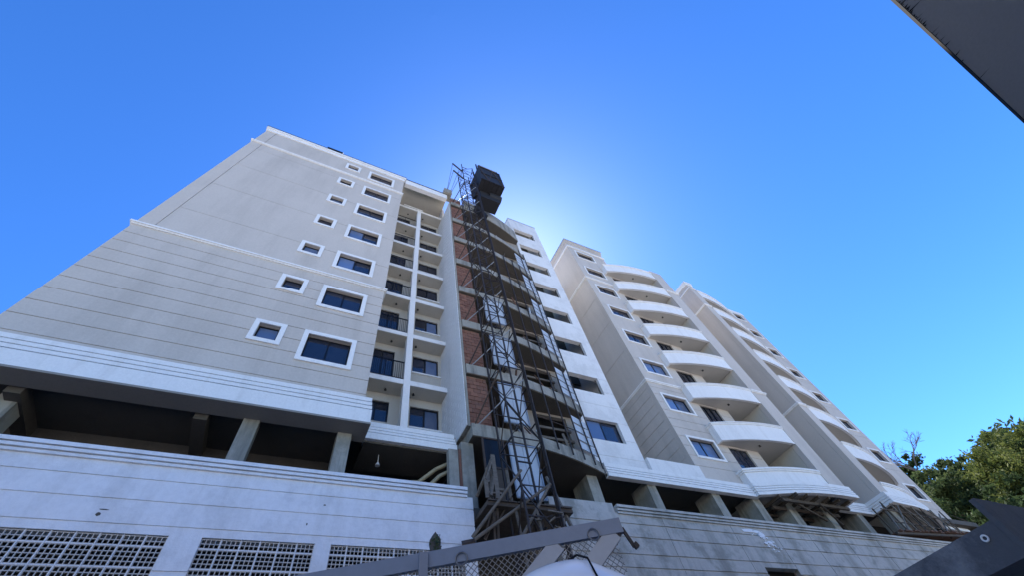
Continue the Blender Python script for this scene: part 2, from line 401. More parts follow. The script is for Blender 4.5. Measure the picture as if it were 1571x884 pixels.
# drain pipes under the ceiling beside the hoist
pp = thing('drain_pipe', 'bent pale brown drain pipes hanging in the dark garage left of the hoist', 'pipe', (3.6, 11.5, 7.3))
for k, pts in enumerate([[(2.4, 11.6, 7.45), (3.55, 11.5, 7.55), (4.0, 11.2, 7.85), (4.5, 11.0, 8.05)], [(2.6, 11.5, 7.22), (3.5, 11.4, 7.25), (3.9, 11.2, 7.15)], [(3.6, 11.35, 7.1), (4.1, 11.15, 7.6), (4.45, 11.0, 7.75)]]):
    mb = MB()
    for a, b_ in zip(pts, pts[1:]): mb.tube(a, b_, .065, n=10)
    mb.build('pipe', 'pvc', pp, smooth=False)
hl = MB().tube((2.25, 11.4, 7.95), (2.25, 11.4, 8.3), .012, n=6).tube((2.25, 11.4, 7.87), (2.25, 11.4, 7.97), .075, .03, n=12)
tag(hl.build('hanging_lamp', 'white_metal', None), 'small pale lamp hanging from the dark garage ceiling', 'lamp')

# ---- block A: the big plain wall on the left
YA = 10.2
XL, XR = -7.38, 1.40
bw = [10.41 + i*ST for i in range(7)]; 
holesA = [(-.755, .635, z, z+1.13) for z in bw] + [(-2.23, -1.6, z+.44, z+1.14) for z in bw]
low = [9.4, 9.98, 10.56, 11.14, 11.72, 12.3, 12.88, 13.46, 14.04, 14.62]
wall('wall', 'beige', B, front(YA), XL, XR, 8.62, 15.2, .3, holesA, low)
vx = -6.85                                                       # upright groove near the left edge
wu = wall('wall', 'beige_smooth', B, front(YA), vx+.014, XR, 15.2, 29.5, .3, holesA, [17.2, 20.05, 22.95, 25.8], jw=.022)
wall('wall', 'beige_smooth', B, front(YA), XL, vx-.014, 15.2, 29.5, .3)
box('groove_backing', 'beige_smooth', B, vx-.02, vx+.02, YA+.03, YA+.28, 15.2, 29.5)
wall('side_wall', 'beige', B, left(XL), YA+.31, 25, 8.62, 29.5, .3)
wall('side_wall', 'cream', B, left(XR-.27), YA+.31, 12.9, 8.9, 29.5, .26)
box('roof_slab', 'concrete', B, XL, XR-.01, YA+.31, 25, 29.0, 29.3)
pathA = [(XL, 15), (XL, YA), (XR, YA), (XR, 10.8)]
run('moulding', 'white', B, pathA, [(.05, 15.16, 15.22), (.10, 15.222, 15.30), (.06, 15.302, 15.35)])
run('moulding', 'white', B, pathA, [(.06, 26.72, 26.80), (.09, 26.802, 26.90)])
run('parapet_cap', 'white', B, pathA, [(.05, 29.30, 29.62), (.12, 29.622, 29.86)], inner=-.3)
run('flashing', 'frame_dark', B, pathA, [(.14, 29.862, 29.90)], inner=-.3)
def cornice(mat, path, zs_, off, inner, step=0.012):
    run('cornice_core', mat, B, path, [(off-.09, zs_[0][0]+.05, zs_[-1][1]-.03)], inner=inner)
    run('cornice', mat, B, path, [(off-step*i, a, b_) for i, (a, b_) in enumerate(zs_)], inner=inner+.005)
cornice('white', pathA, [(8.20, 8.66), (8.70, 8.81), (8.85, 8.96), (9.0, 9.14)], .22, -.05)
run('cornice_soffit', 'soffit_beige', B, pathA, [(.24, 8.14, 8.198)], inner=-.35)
for k, z in enumerate(bw):
    window(B, -.755, .635, z, z+1.13, YA, pale=(0,) if k in (2, 3) else ())
    window(B, -2.23, -1.6, z+.44, z+1.14, YA, panes=1, pale=(0,) if k % 2 == 0 else ())
rb = MB().box(-5.5, -4.2, 10.6, 11.2, 29.902, 30.3).build('roof_box', 'galv', B)
box('roof_plate', 'frame_dark', B, -3.9, -2.9, 10.02, 10.6, 29.91, 30.06)

# ---- the balcony bay between block A and the fin wall
YN, YNB = 11.8, 12.5
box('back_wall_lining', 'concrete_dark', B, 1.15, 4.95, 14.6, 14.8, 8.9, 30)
holesN = []
for k in range(7):
    z = 10.40 + k*ST
    holesN += [(1.62, 2.62, z-1.0 if k else z, z+.95), (3.43, 4.60, z, z+.95)]
wall('bay_wall', 'cream', B, front(YNB), 1.14, 4.80, 8.9, 29.2, .2, holesN)
box('bay_floor', 'concrete', B, 1.41, 4.6, 10.9, YNB-.01, 8.63, 8.9)
for k in range(7):
    z = 10.40 + k*ST
    window(B, 1.62, 2.62, z-1.0 if k else z, z+.95, YNB, sur=0, depth=.06)
    window(B, 3.43, 4.60, z, z+.95, YNB, sur=0, depth=.06, pale=(1,) if k in (0, 1, 2) else ())
    zs_ = 11.73 + k*ST
    box('balcony_slab', 'cream' , B, 1.41, 4.715, YN+.02, YNB-.01, zs_, zs_+.2)
    box('slab_edge', 'white', B, 1.41, 4.71, YN-.02, YN+.018, zs_-.01, zs_+.23)
    box('sill', 'white', B, 3.4, 4.71, YNB-.06, YNB-.002, z-.1, z-.03)
    lm = MB().tube((2.35, 12.2, zs_-.09), (2.35, 12.2, zs_-.002), .055, .03, n=10).build('ceiling_lamp', 'lamp_dark', B)
    copies(lm, [(3.45, 12.2, zs_-.09)])
    if k < 6:
        zt = zs_+.23; mb = MB()
        mb.box(1.42, 2.9, YN+.0, YN+.04, zt+.95, zt+.99).box(1.42, 2.9, YN+.005, YN+.035, zt+.05, zt+.08)
        for i in range(19): x = 1.47+i*.078; mb.box(x-.009, x+.009, YN+.012, YN+.028, zt+.08, zt+.95)
        mb.box(2.14, 2.18, YN, YN+.04, zt, zt+.95)
        mb.build('railing', 'railing', B, fix=False)
box('pillar', 'white', B, 2.92, 3.18, YN-.05, YN+.25, 8.9, 29.0)
cornice('white', [(1.67, 10.85), (4.5, 10.85), (4.5, 11.6)], [(8.30, 8.51), (8.545, 8.63), (8.665, 8.75), (8.785, 8.95)], .08, -.35, .02)
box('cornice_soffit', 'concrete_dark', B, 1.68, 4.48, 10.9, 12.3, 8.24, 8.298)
box('roof_beam', 'white', B, 1.52, 4.62, YA+.02, YA+.32, 29.2, 29.95)
box('roof_flashing', 'frame_dark', B, 1.53, 4.62, YA-.02, YA+.34, 29.952, 29.99)
box('terrace_wall', 'cream', B, 1.42, 4.86, 12.9, 13.1, 28.6, 30.4)
box('fin_top', 'block_white', B, 4.72, 4.86, 11.5, 12.89, 28.502, 30.2)
box('roof_slab', 'cream', B, 1.42, 4.7, YA+.34, 13.1, 29.9, 29.95)
lp = MB().tube((1.9, 11.72, 29.06), (3.3, 11.72, 29.02), .05, n=8).build('pipe', 'white_metal', B)
box('roof_block', 'concrete', B, 4.35, 4.95, 10.0, 10.7, 29.96, 30.7)

# ---- fin wall of white blocks on the right of the bay
fw = box('fin_wall', 'concrete', B, 4.74, 4.86, 10.22, 13.0, 8.9, 28.5)
cm = MB(); z = 8.92; row = 0
while z < 28.35:
    y = 10.2 + (0 if row % 2 else -.2)
    while y < 12.84:
        a, b_ = max(y, 10.2), min(y+.385, 12.84)
        if b_-a > .05: cm.box(4.715+random.uniform(0, .006), 4.742, a, b_, z, z+.185)
        y += .4
    z += .2; row += 1
o = cm.build('fin_block', 'block_white', fw, fix=False); o['kind'] = 'stuff'

# ---- unit with the unfinished balconies (S) and the white wall beside it
def arc(x0, y0, x1, y1, n_=14):                     # from a receding end (x0,y0) to a tangent end (x1,y1)
    return [(x0+(x1-x0)*t, y1+(y0-y1)*(1-t)**2) for t in [i/n_ for i in range(n_+1)]]
YF, YW = 10.2, 11.4
arcS = arc(10.72, 11.1, 5.95, 10.15)[::-1]          # running left to right
curveS = [(4.88, 10.15)] + arcS
SS = 2.82
def oncurve0(x):
    for a, b_ in zip(arcS, arcS[1:]):
        if a[0] <= x <= b_[0]: return a[1]+(b_[1]-a[1])*(x-a[0])/(b_[0]-a[0])
    return 11.1
bmw = box('brick_wall', 'mortar', B, 4.88, 5.72, 10.33, 10.5, 9.0, 30.0)
bme = bpy.data.meshes.new('brick'); q = MB().box(0, .262, 0, .05, 0, .172); bme.from_pydata(q.v, [], q.f); bme.materials.append(MATS['brick'])
bs = MB().box(0, .125, 0, .05, 0, .172); bmh = bpy.data.meshes.new('brick'); bmh.from_pydata(bs.v, [], bs.f); bmh.materials.append(MATS['brick'])
for k in range(8):
    zb = 8.5+SS*k+.49; nrow = 12 if k < 7 else 5
    for r_ in range(nrow):
        zz = zb + r_*.1905
        if r_ % 2: seq = [(4.885, bmh), (5.022, bme), (5.296, bme), (5.57, bmh)]
        else: seq = [(4.885, bme), (5.159, bme), (5.433, bme)]
        for x, me in seq:
            link('brick', me, None, bmw, (x, 10.288+random.uniform(-.006, .012), zz))
box('return_wall', 'brick', B, 5.735, 5.85, 10.5, 13.2, 9.0, 28.2)
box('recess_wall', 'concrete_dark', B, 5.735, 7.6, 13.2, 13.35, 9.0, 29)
hS = [(8.45, 9.95, 8.99+SS*k, 8.99+SS*k+2.2) for k in range(8)]
sw = wall('back_wall', 'mortar', B, front(11.45), 7.6, 10.78, 8.98, 29.6, .18, hS)
box('recess_side', 'mortar', B, 7.6, 7.75, 11.64, 13.2, 8.98, 28.5)
for k in range(8):
    z0 = 8.5+SS*k
    mb = MB(); mb.prism(curveS + [(10.72, 13.3), (4.88, 13.3)], z0, z0+.48); us_ = mb.build('unfinished_slab', 'concrete', B)
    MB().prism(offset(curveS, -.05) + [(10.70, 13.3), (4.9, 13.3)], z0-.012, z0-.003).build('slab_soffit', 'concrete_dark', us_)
    if k < 7:                                      # timber bars across the raw openings, boards and rubble left on the slab
        for j in range(7):
            x = random.uniform(6.6, 9.8); y = oncurve0(x)+random.uniform(.1, .35); L_ = random.uniform(.3, 1.1)
            MB().bar((x, y, z0+.52), (x+random.uniform(-.3, .3), y+random.uniform(0, .4), z0+.52+L_), random.uniform(.04, .12), .03).build('stacked_board', random.choice(['wood', 'wood_pale', 'wood_red', 'sheet']), B)
        for j in range(3): box('opening_bar', 'wood_pale', B, 8.4, 10.0, 11.38, 11.44, z0+.95+.5*j, z0+1.06+.5*j)
ps = offset(arcS, -.02); mb = MB()
mb.prism(ps + offset(arcS, -.16)[::-1], 8.5+SS*7+.482, 30.0); mb.build('roof_parapet', 'concrete', B)
bB = [10.39 + i*2.84 for i in range(8)]
hB = [(11.02, 12.88, z, z+1.14) for z in bB]
wall('wall', 'wall_b', B, front(YW), 10.8, 13.5, 8.9, 33.3, .25, hB, [9.6+.95*i for i in range(6)], jw=.02, jd=.015)
wall('side_wall', 'wall_b', B, left(13.25), YW+.26, 15, 8.9, 33.3, .25)
wall('side_wall', 'wall_b', B, left(10.8), YW+.26, 15, 8.98, 33.3, .2)
box('roof_slab', 'concrete', B, 11.0, 13.24, YW+.26, 15, 32.9, 33.1)
run('parapet_cap', 'galv', B, [(10.8, 12), (10.8, YW), (13.5, YW), (13.5, 14)], [(.03, 33.302, 33.36)], inner=-.3)
window(B, 11.02, 12.88, bB[0], bB[0]+1.14, YW, sur=0, depth=.16, pale=(0,))
for z in bB[1:]:
    mb = MB(); mb.box(11.03, 11.07, YW+.14, YW+.2, z, z+1.14).box(12.83, 12.87, YW+.14, YW+.2, z, z+1.14).box(11.07, 12.83, YW+.14, YW+.2, z+.0, z+.05)
    mb.build('raw_opening_frame', 'concrete_dark', B, fix=False)
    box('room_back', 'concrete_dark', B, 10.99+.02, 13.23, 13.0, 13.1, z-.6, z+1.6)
box('core_wall', 'beige', B, -7.05, 38.95, 15.02, 25.0, 8.92, 28.9)

# ---- unit C: windows on the left, curved balconies, pilaster on the right
def unit_walls(tagname): pass
wC = [10.47 + i*2.835 for i in range(8)]
XC = 16.62
hC = [(17.25, 19.02, z, z+1.04) for z in wC]
hCd = []
for k in range(7):
    zf = 8.78 + ST*k; hCd.append((20.0, 21.42, zf, zf+2.6))
zlow = [9.9, 10.45, 11.0, 11.55, 12.1, 12.65, 13.2, 13.75, 14.3, 14.85]
wall('wall', 'beige', B, front(YW), XC, 22.4, 8.9, 15.24, .25, hC+hCd, zlow, jw=.024)
wall('wall', 'beige_smooth', B, front(YW), XC, 22.4, 15.24, 28.6, .25, hC+hCd, [17.2, 20.05, 22.9, 25.75], jw=.02)
wall('wall', 'beige_smooth', B, front(YW), XC, 20.6, 28.6, 32.9, .25, hC, [31.6], jw=.02)
wall('side_wall', 'beige', B, left(XC), YW+.26, 15.0, 8.9, 15.24, .25, (), zlow)
wall('side_wall', 'beige_smooth', B, left(XC), YW+.26, 15.0, 15.24, 32.9, .25, (), [18.1, 20.9, 23.8])
box('roof_slab', 'concrete', B, XC+.26, 20.6, YW+.26, 15, 32.5, 32.7)
box('side_wall', 'beige', B, 20.35, 20.6, YW+.26, 15, 28.9, 32.9)
arcC = arc(19.32, 11.05, 24.15, 10.24)
curveC = [(19.32, 11.52)] + arcC
pathC = [(XC, 15), (XC, YW), (19.30, YW)]
run('moulding', 'white', B, pathC, [(.05, 15.20, 15.27), (.09, 15.272, 15.36)])
run('moulding', 'white', B, pathC, [(.05, 26.50, 26.57), (.09, 26.572, 26.66)])
pathCt = [(XC, 15), (XC, YW), (20.6, YW), (20.6, 14)]
run('moulding', 'white', B, pathCt, [(.06, 31.95, 32.12)])
run('parapet_cap', 'beige_smooth', B, pathCt, [(.05, 32.7, 32.98), (.10, 32.982, 33.2)], inner=-.3)
run('flashing', 'frame_dark', B, pathCt, [(.12, 33.202, 33.24)], inner=-.3)
for k, z in enumerate(wC): window(B, 17.25, 19.02, z, z+1.04, YW, sur=.12, pale=(0, 1) if k in (0, 1, 2) else ())
def pilaster(x0, x1, z1):
    wall('pilaster', 'beige_smooth', B, front(YF), x0, x1, 8.9, z1, .3)
    run('moulding', 'white', B, [(x0, YF), (x1, YF), (x1, 11.2)], [(.05, 15.20, 15.27), (.09, 15.272, 15.36)])
    run('moulding', 'white', B, [(x0, YF), (x1, YF), (x1, 11.2)], [(.05, 26.50, 26.57), (.09, 26.572, 26.66)])
pilaster(24.15, 25.45, 30.0)
wall('side_wall', 'cream', B, left(24.15), YF+.31, 15, 8.9, 29.9, .2)
wall('side_wall', 'beige', B, left(25.25), YF+.31, 15, 8.9, 29.9, .2)
wall('recess_wall', 'cream', B, front(13.2), 22.4, 24.14, 8.9, 29.6, .2, [(22.7, 23.6, 8.9+ST*k, 8.9+ST*k+2.1) for k in range(7)])
wall('recess_side', 'cream', B, left(22.2), 11.66, 13.2, 8.9, 28.7, .19)
for k in range(7):
    zf = 8.78 + ST*k
    window(B, 20.0, 21.42, zf, zf+2.6, YW, sur=0, depth=.08, panes=3)
    window(B, 22.7, 23.6, 8.9+ST*k, 8.9+ST*k+2.1, 13.2, sur=0, depth=.05)
def balcony(curve, x_back, zb, zt, top=False):
    """curved balcony: floor slab, white parapet wall, cap"""
    ca = curve; inner_ = offset(ca, -.13)
    mb = MB().prism(ca + [(x_back[1], 13.19), (x_back[0], 13.19)], zb, zb+.16)
    sl = mb.build('balcony_slab', 'ceiling', B)
    mb = MB(); ol = offset(ca, .012)
    mb.prism(ol + inner_[::-1], zb-.03, zt-.14); pw = mb.build('balcony_parapet', 'white', B)
    run('cap', 'white', pw, ca, [(.05, zt-.139, zt-.06), (.085, zt-.058, zt)], inner=-.17)
    run('lip', 'white', pw, ca, [(.03, zb-.05, zb+.06)], inner=.0)
    return pw
for k in range(1, 8):
    zb = 11.47 + ST*(k-1)
    bp_ = balcony(curveC, (19.32, 24.14), zb, zb+1.06)
    lm = MB().tube((22.0, 10.9, zb-.08), (22.0, 10.9, zb-.002), .07, .04, n=10).build('ceiling_lamp', 'lamp_dark', B)
# lowest balcony of C joined to the cornice
run('balcony_parapet', 'white', B, curveC, [(.0, 8.9, 9.62)], inner=-.13)
run('cap', 'white', B, curveC, [(.05, 9.622, 9.70), (.09, 9.702, 9.8)], inner=-.17)
MB().prism(curveC + [(24.14, 13.19), (19.32, 13.19)], 8.6, 8.76).build('balcony_slab', 'ceiling', B)
YC_ = 11.16
cornC = [(10.85, YC_), (19.2, YC_), (19.2, 10.98)] + [(x+.02, y-.06) for x, y in arcC[1:-1]] + [(24.15, 10.16), (25.48, 10.16), (25.48, 11.3)]
cornice('white', cornC, [(8.42, 8.57), (8.605, 8.69), (8.725, 8.81), (8.845, 9.02)], .10, -.12, .015)
box('cornice_top', 'wall_b', B, 13.52, 16.6, 11.24, 11.5, 8.92, 9.72)
box('well_floor', 'concrete', B, 13.52, 16.6, 11.5, 15.0, 9.5, 9.7)
fm = thing('balcony_formwork', 'dark timber formwork under the lowest finished curved balcony', 'formwork', (22.5, 11, 8.3))
for i, x in enumerate((20.2, 21.0, 21.8, 22.6, 23.4, 24.2, 25.0)): MB().bar((x, 10.35 if i else 10.7, 8.36), (x, 12.6, 8.36), .09, .12).build('beam', 'wood', fm)
for y in (10.75, 11.4, 12.0): MB().bar((20.3, y, 8.22), (25.3, y, 8.22), .1, .14).build('bearer', 'wood', fm)
MB().bar((21.2, 10.8, 8.2), (23.5, 11.2, 7.75), .08).bar((22.7, 10.6, 8.15), (24.6, 11.2, 7.6), .08).build('brace', 'wood', fm)

# ---- unit D: pilaster on the left, balconies, windows on the right
XD = 28.65; YD = 11.75; SD = 2.80
wall('side_wall', 'beige_smooth', B, left(XD), YF+.31, 15.0, 8.7, 30.4, .25)
wall('pilaster', 'beige_smooth', B, front(YF), XD, 29.5, 8.7, 30.4, .3)
arcD = arc(36.2, 11.64, 29.5, 10.2)[::-1]
curveD = arcD + [(36.2, 11.9)]
wall('side_wall', 'cream', B, left(29.3), YF+.31, 15, 8.9, 29.9, .2)
dW = [10.53 + i*2.785 for i in range(8)]
hD = [(37.2, 38.55, z, z+.95) for z in dW]
hDd = [(33.2, 35.4, 8.78+SD*k, 8.78+SD*k+2.5) for k in range(7)]
wall('wall', 'beige', B, front(YD), 36.2, 39.25, 8.9, 31.6, .25, hD, [9.9, 12.7, 15.5, 18.3, 21.1, 23.9, 26.7], jw=.02)
wall('bay_wall', 'cream', B, front(12.4), 29.5, 36.2, 8.9, 29.8, .2, hDd)
wall('side_wall', 'beige', B, left(39.0), YD+.26, 25, 8.9, 31.6, .25)
wall('side_wall', 'cream', B, left(36.2), YD+.26, 15, 8.9, 31.6, .2)
box('roof_slab', 'concrete', B, 36.4, 38.9, YD+.26, 15, 31.2, 31.4)
for k in range(8): window(B, 37.2, 38.55, dW[k], dW[k]+.95, YD, sur=.12)
for k in range(7): window(B, 33.2, 35.4, 8.78+SD*k, 8.78+SD*k+2.5, 12.4, sur=0, depth=.06, panes=3)
for k in range(1, 8):
    zb = 11.40 + SD*(k-1)
    balcony(curveD, (36.2, 29.5)[::-1] if False else (29.5, 36.2), zb, zb+1.06)
run('balcony_parapet', 'white', B, curveD, [(.0, 8.9, 9.62)], inner=-.13)
run('cap', 'white', B, curveD, [(.05, 9.622, 9.70), (.09, 9.702, 9.8)], inner=-.17)
MB().prism(curveD[:-1] + [(36.2, 12.39), (29.5, 12.39)], 8.6, 8.76).build('balcony_slab', 'ceiling', B)
pathD = [(XD, 15), (XD, YF), (29.5, YF)]
for z in (15.2, 26.5): run('moulding', 'white', B, pathD, [(.05, z, z+.07), (.09, z+.072, z+.16)])
run('moulding', 'white', B, pathD, [(.05, 29.3, 29.42)])
run('parapet_cap', 'white', B, pathD, [(.05, 29.9, 30.15), (.10, 30.152, 30.4)], inner=-.3)
run('moulding', 'white', B, [(36.2, YD), (39.25, YD)], [(.05, 31.2, 31.6)])
cornD = [(25.6, 11.25), (28.42, 11.25), (28.42, 10.02)] + [(x, y-.12) for x, y in arcD[:-1]] + [(36.3, 11.55), (39.3, 11.62), (39.3, 14)]
cornice('white', cornD, [(8.42, 8.57), (8.605, 8.69), (8.725, 8.81), (8.845, 9.02)], .10, -.12, .015)
box('well_floor', 'concrete', B, 25.5, 28.6, 11.35, 15.0, 8.95, 9.1)
box('column', 'concrete', B, 28.9, 29.4, 10.6, 11.4, 6.2, 8.4)

# ================================================================== scaffold on the unfinished balconies
sc = thing('balcony_scaffold', 'thin dark steel props and white guard boards along the unfinished curved balconies', 'scaffold', (9, 10.6, 8.98))
co = offset(arcS, .07)
def oncurve(x): 
    for a, b_ in zip(co, co[1:]):
        if a[0] <= x <= b_[0]: t = (x-a[0])/(b_[0]-a[0]+1e-9); return (x, a[1]+(b_[1]-a[1])*t)
    return co[-1]
for x in (7.45, 8.25, 8.95, 9.55, 10.15, 10.6):
    p = oncurve(x); zt = 8.5+SS*(5 if x < 10 else 6)+.4
    MB().tube((p[0], p[1], 8.62), (p[0], p[1], zt), .03, n=6).build('prop', 'steel', sc)
for k in range(6):
    zf = 8.98+SS*k
    for j in range(4):
        a, b_ = oncurve(9.6), oncurve(10.62); zz = zf+.35+j*.42
        MB().bar((a[0], a[1]+.06, zz), (b_[0], b_[1]+.06, zz), .03, .33).build('guard_board', 'sheet', sc)
    if k < 5:
        a, b_ = oncurve(7.45), oncurve(9.5)
        MB().tube((a[0], a[1]+.03, zf+.95), (b_[0], b_[1]+.03, zf+.95), .018, n=6).build('guard_rail', 'rust', sc)

# ================================================================== hoist mast, cage, landing gates
MX0, MX1, MY0, MY1 = 5.50, 6.46, 8.82, 9.66
hm = thing('hoist_mast', 'tall dark steel lattice hoist mast standing in front of the brick wall', 'mast', (5.98, 9.24, G))
SEC = 1.5; nsec = 24
parts = []
def pm(name, fn):
    mb = MB(); fn(mb); v = np.array(mb.v); org = (v.min(0)+v.max(0))/2; org[2] = v[:,2].min()
    me = bpy.data.meshes.new(name); me.from_pydata([tuple(x) for x in v-org], [], mb.f); me.materials.append(MATS['steel']); return me, org
cor = [(MX0, MY0), (MX1, MY0), (MX1, MY1), (MX0, MY1)]
posts = [pm('post', lambda mb, c_=c_: mb.bar((c_[0], c_[1], 0), (c_[0], c_[1], SEC-.012), .052)) for c_ in cor]
rungs = [pm('rung', lambda mb, i=i: mb.bar((*cor[i], .06), (*cor[(i+1) % 4], .06), .026)) for i in range(4)]
diag = {f: [pm('diagonal_brace', lambda mb, i=i: mb.bar((*cor[i], .1 if (i+f) % 2 else SEC-.05), (*cor[(i+1) % 4], SEC-.05 if (i+f) % 2 else .1), .028)) for i in range(4)] for f in (0, 1)}
half = [pm('half_brace', lambda mb, i=i: mb.bar((*cor[i], SEC/2), ((cor[i][0]+cor[(i+1) % 4][0])/2, (cor[i][1]+cor[(i+1) % 4][1])/2, SEC/2), .035)) for i in (0, 1)]
for s_ in range(nsec):
    z0 = G + .1 + s_*SEC
    for me, org in posts + rungs + diag[s_ % 2] + half: link(me.name.split('.')[0], me, None, hm, (org[0], org[1], org[2]+z0))
zt = G + .1 + nsec*SEC
box('base_plate', 'steel', hm, MX0-.3, MX1+.3, MY0-.3, MY1+.3, G, G+.098)
# inclined tie tubes to the slabs, and cable drums on the left of the top
for k in range(1, 9):
    zz = 8.5+SS*(k-1)+.55
    MB().tube((5.0, 10.2, zz-.1), (MX0, MY0, zz+1.3), .03, n=6).build('tie_tube', 'rust' if k % 2 else 'steel', hm)
    MB().tube((5.1, 10.2, zz-.1), (MX1-.1, MY0-.02, zz+1.0), .022, n=6).build('tie_tube', 'galv', hm)
    MB().tube((5.9, 10.2, zz-.15), (MX0+.1, MY1, zz+.8), .026, n=6).build('tie_tube', 'steel', hm)
for dz in (-.4, -2.2):
    MB().bar((MX0, MY0+.1, zt+dz-1.2), (MX0-.75, MY0+.1, zt+dz-.1), .09).build('side_arm', 'steel', hm)
    MB().tube((MX0-.75, MY0+.1, zt+dz-.1), (4.6, 10.3, 30.2), .016, n=5).build('stay_cable', 'steel', hm)
    MB().tube((MX0-.2, MY0+.1, zt+dz-.8), (4.8, 10.4, 30.0), .016, n=5).build('stay_cable', 'steel', hm)
MB().tube((MX1+.03, MY0-.05, 4), (MX1+.03, MY0-.05, zt-1), .028, n=6).build('rack_rail', 'steel', hm)

cg = thing('hoist_cage', 'dark box-shaped hoist cage parked at the top of the mast', 'hoist cage', (7.5, 9.1, 29.6))
def cage(x0, x1, y0, y1, z0, z1, frame=True):
    box('floor', 'cage_mesh', cg, x0, x1, y0, y1, z0, z0+.1)
    for a, b_ in ((x0, x0+.03), (x1-.03, x1)): box('side_panel', 'cage_mesh', cg, a, b_, y0, y1, z0+.1, z1)
    for a, b_ in ((y0, y0+.03), (y1-.03, y1)): box('end_panel', 'cage_mesh', cg, x0+.03, x1-.03, a, b_, z0+.1, z1)
    box('roof', 'cage_mesh', cg, x0, x1, y0, y1, z1, z1+.06)
    for x in (x0, x1):
        for y in (y0, y1): MB().bar((x, y, z0-.05), (x, y, z1+.1), .1).build('corner_post', 'cage_mesh', cg)
    for z in (z0, (z0+z1)/2, z1):
        MB().bar((x0-.06, y0-.03, z), (x1+.06, y0-.03, z), .07).build('frame_rail', 'cage_mesh', cg)
        MB().bar((x1+.03, y0, z), (x1+.03, y1, z), .07).build('frame_rail', 'cage_mesh', cg)
    n_ = 5
    for i in range(1, n_):
        MB().bar((x0+(x1-x0)*i/n_, y0, z0-.03), (x0+(x1-x0)*i/n_, y1, z0-.03), .06).build('floor_joist', 'cage_mesh', cg)
cage(6.62, 8.45, 8.15, 9.85, 30.2, 33.3)
for x in (6.8, 8.4): MB().bar((x, 8.25, 33.2), (x, 8.25, 34.1), .06).build('roof_rail_post', 'cage_mesh', cg)
for z in (33.65, 34.1):
    MB().bar((6.75, 8.25, z), (8.45, 8.25, z), .05).build('roof_rail', 'galv', cg)
    MB().bar((8.42, 8.25, z), (8.42, 9.7, z), .05).build('roof_rail', 'galv', cg)
MB().box(6.9, 7.3, 8.3, 8.8, 33.27, 33.95).build('motor', 'cage_mesh', cg)
MB().box(6.8, 8.35, 9.0, 10.0, 28.9, 30.1).build('under_tank', 'cage_mesh', cg)
MB().tube((7.6, 9.2, 29.9), (8.55, 9.2, 29.9), .38, n=12).build('cable_drum', 'cage_mesh', cg)
MB().bar((6.5, 8.9, 30.9), (6.75, 8.9, 30.9), .18).build('guide_shoe', 'cage_mesh', cg)
MB().bar((6.5, 9.5, 32.4), (6.75, 9.5, 32.4), .18).build('guide_shoe', 'cage_mesh', cg)
for i in range(4):
    y = 8.15+.425*i
    MB().bar((8.47, y, 30.3 if i % 2 else 33.2), (8.47, y+.425, 33.2 if i % 2 else 30.3), .05).build('side_brace', 'rust', cg)
for i in range(3): MB().bar((6.62+.61*i, 8.12, 30.3 if i % 2 else 33.2), (6.62+.61*(i+1), 8.12, 33.2 if i % 2 else 30.3), .05).build('front_brace', 'rust', cg)
MB().tube((6.7, 8.5, 33.3), (6.7, 8.5, 34.9), .06, n=8).build('sheave_post', 'cage_mesh', cg)
MB().bar((6.75, 9.9, 28.6), (7.3, 9.9, 27.3), .4, .35).build('counterweight', 'cage_mesh', cg)
MB().tube((7.1, 9.95, 30.18), (8.2, 9.95, 30.05), .025, n=6).build('cross_bar', 'wood_pale', cg)
for k in range(4):
    zf = 8.98+SS*(k-1) if k else 6.3
    labels = ['pale sheet metal landing gate at the open garage storey behind the mast', 'pale sheet metal landing gate on the lowest unfinished balcony behind the mast', 'pale sheet metal landing gate on the second unfinished balcony behind the mast', 'pale sheet metal landing gate on the third unfinished balcony behind the mast', 'pale sheet metal landing gate on the fourth unfinished balcony behind the mast']
    gt = thing('landing_gate', labels[k], 'gate', (6.5, 9.95, zf), 'hoist landing gates')
    for i in range(2): box('gate_sheet', 'sheet', gt, 6.02+i*.5, 6.5+i*.5, 9.96+.01*i, 9.985+.01*i, zf+.1, zf+1.95)
    mb = MB().box(5.98, 7.02, 9.93, 9.955, zf+.1, zf+.15).box(5.98, 7.02, 9.93, 9.955, zf+1.9, zf+1.95).box(5.98, 6.02, 9.93, 9.955, zf+.15, zf+1.9).box(6.98, 7.02, 9.93, 9.955, zf+.15, zf+1.9)
    mb.build('gate_frame', 'galv', gt, fix=False)
    MB().bar((6.5, 9.985, zf), (6.5, 10.4, zf), .08).bar((6.5, 10.02, zf), (6.5, 10.02, zf+.12), .06).build('bracket', 'steel', gt)

# ================================================================== timber loading stage at the foot of the hoist
ls = thing('loading_stage', 'rough timber loading stage with door panels beside the foot of the hoist', 'wooden stage', (5.4, 9.8, 5.0))
box('platform', 'wood', ls, 4.7, 7.3, 9.3, 10.6, 5.72, 5.82)
for i in range(9): box('plank', 'wood', ls, 4.72+i*.285, 4.72+i*.285+.26, 9.25, 10.6, 5.822, 5.86)
box('dark_panel', 'frame_dark', ls, 5.15, 5.82, 10.0, 10.05, 7.35, 8.3)
mb = MB().box(5.10, 5.15, 9.98, 10.05, 7.28, 8.36).box(5.82, 5.87, 9.98, 10.05, 7.28, 8.36).box(5.15, 5.82, 9.98, 10.05, 7.28, 7.345).box(5.15, 5.82, 9.98, 10.05, 8.305, 8.36)
mb.build('panel_frame', 'rust', ls, fix=False)
for i in range(2):
    z = 5.9+i*.68
    mb = MB().box(5.1, 5.85, 9.96, 10.02, z, z+.08).box(5.1, 5.2, 9.96, 10.02, z+.08, z+.68).box(5.75, 5.85, 9.96, 10.02, z+.08, z+.68)
    mb.build('door_frame', 'wood_pale', ls, fix=False)
    box('door_panel', 'wood', ls, 5.2, 5.75, 9.985, 10.01, z+.08, z+.68)
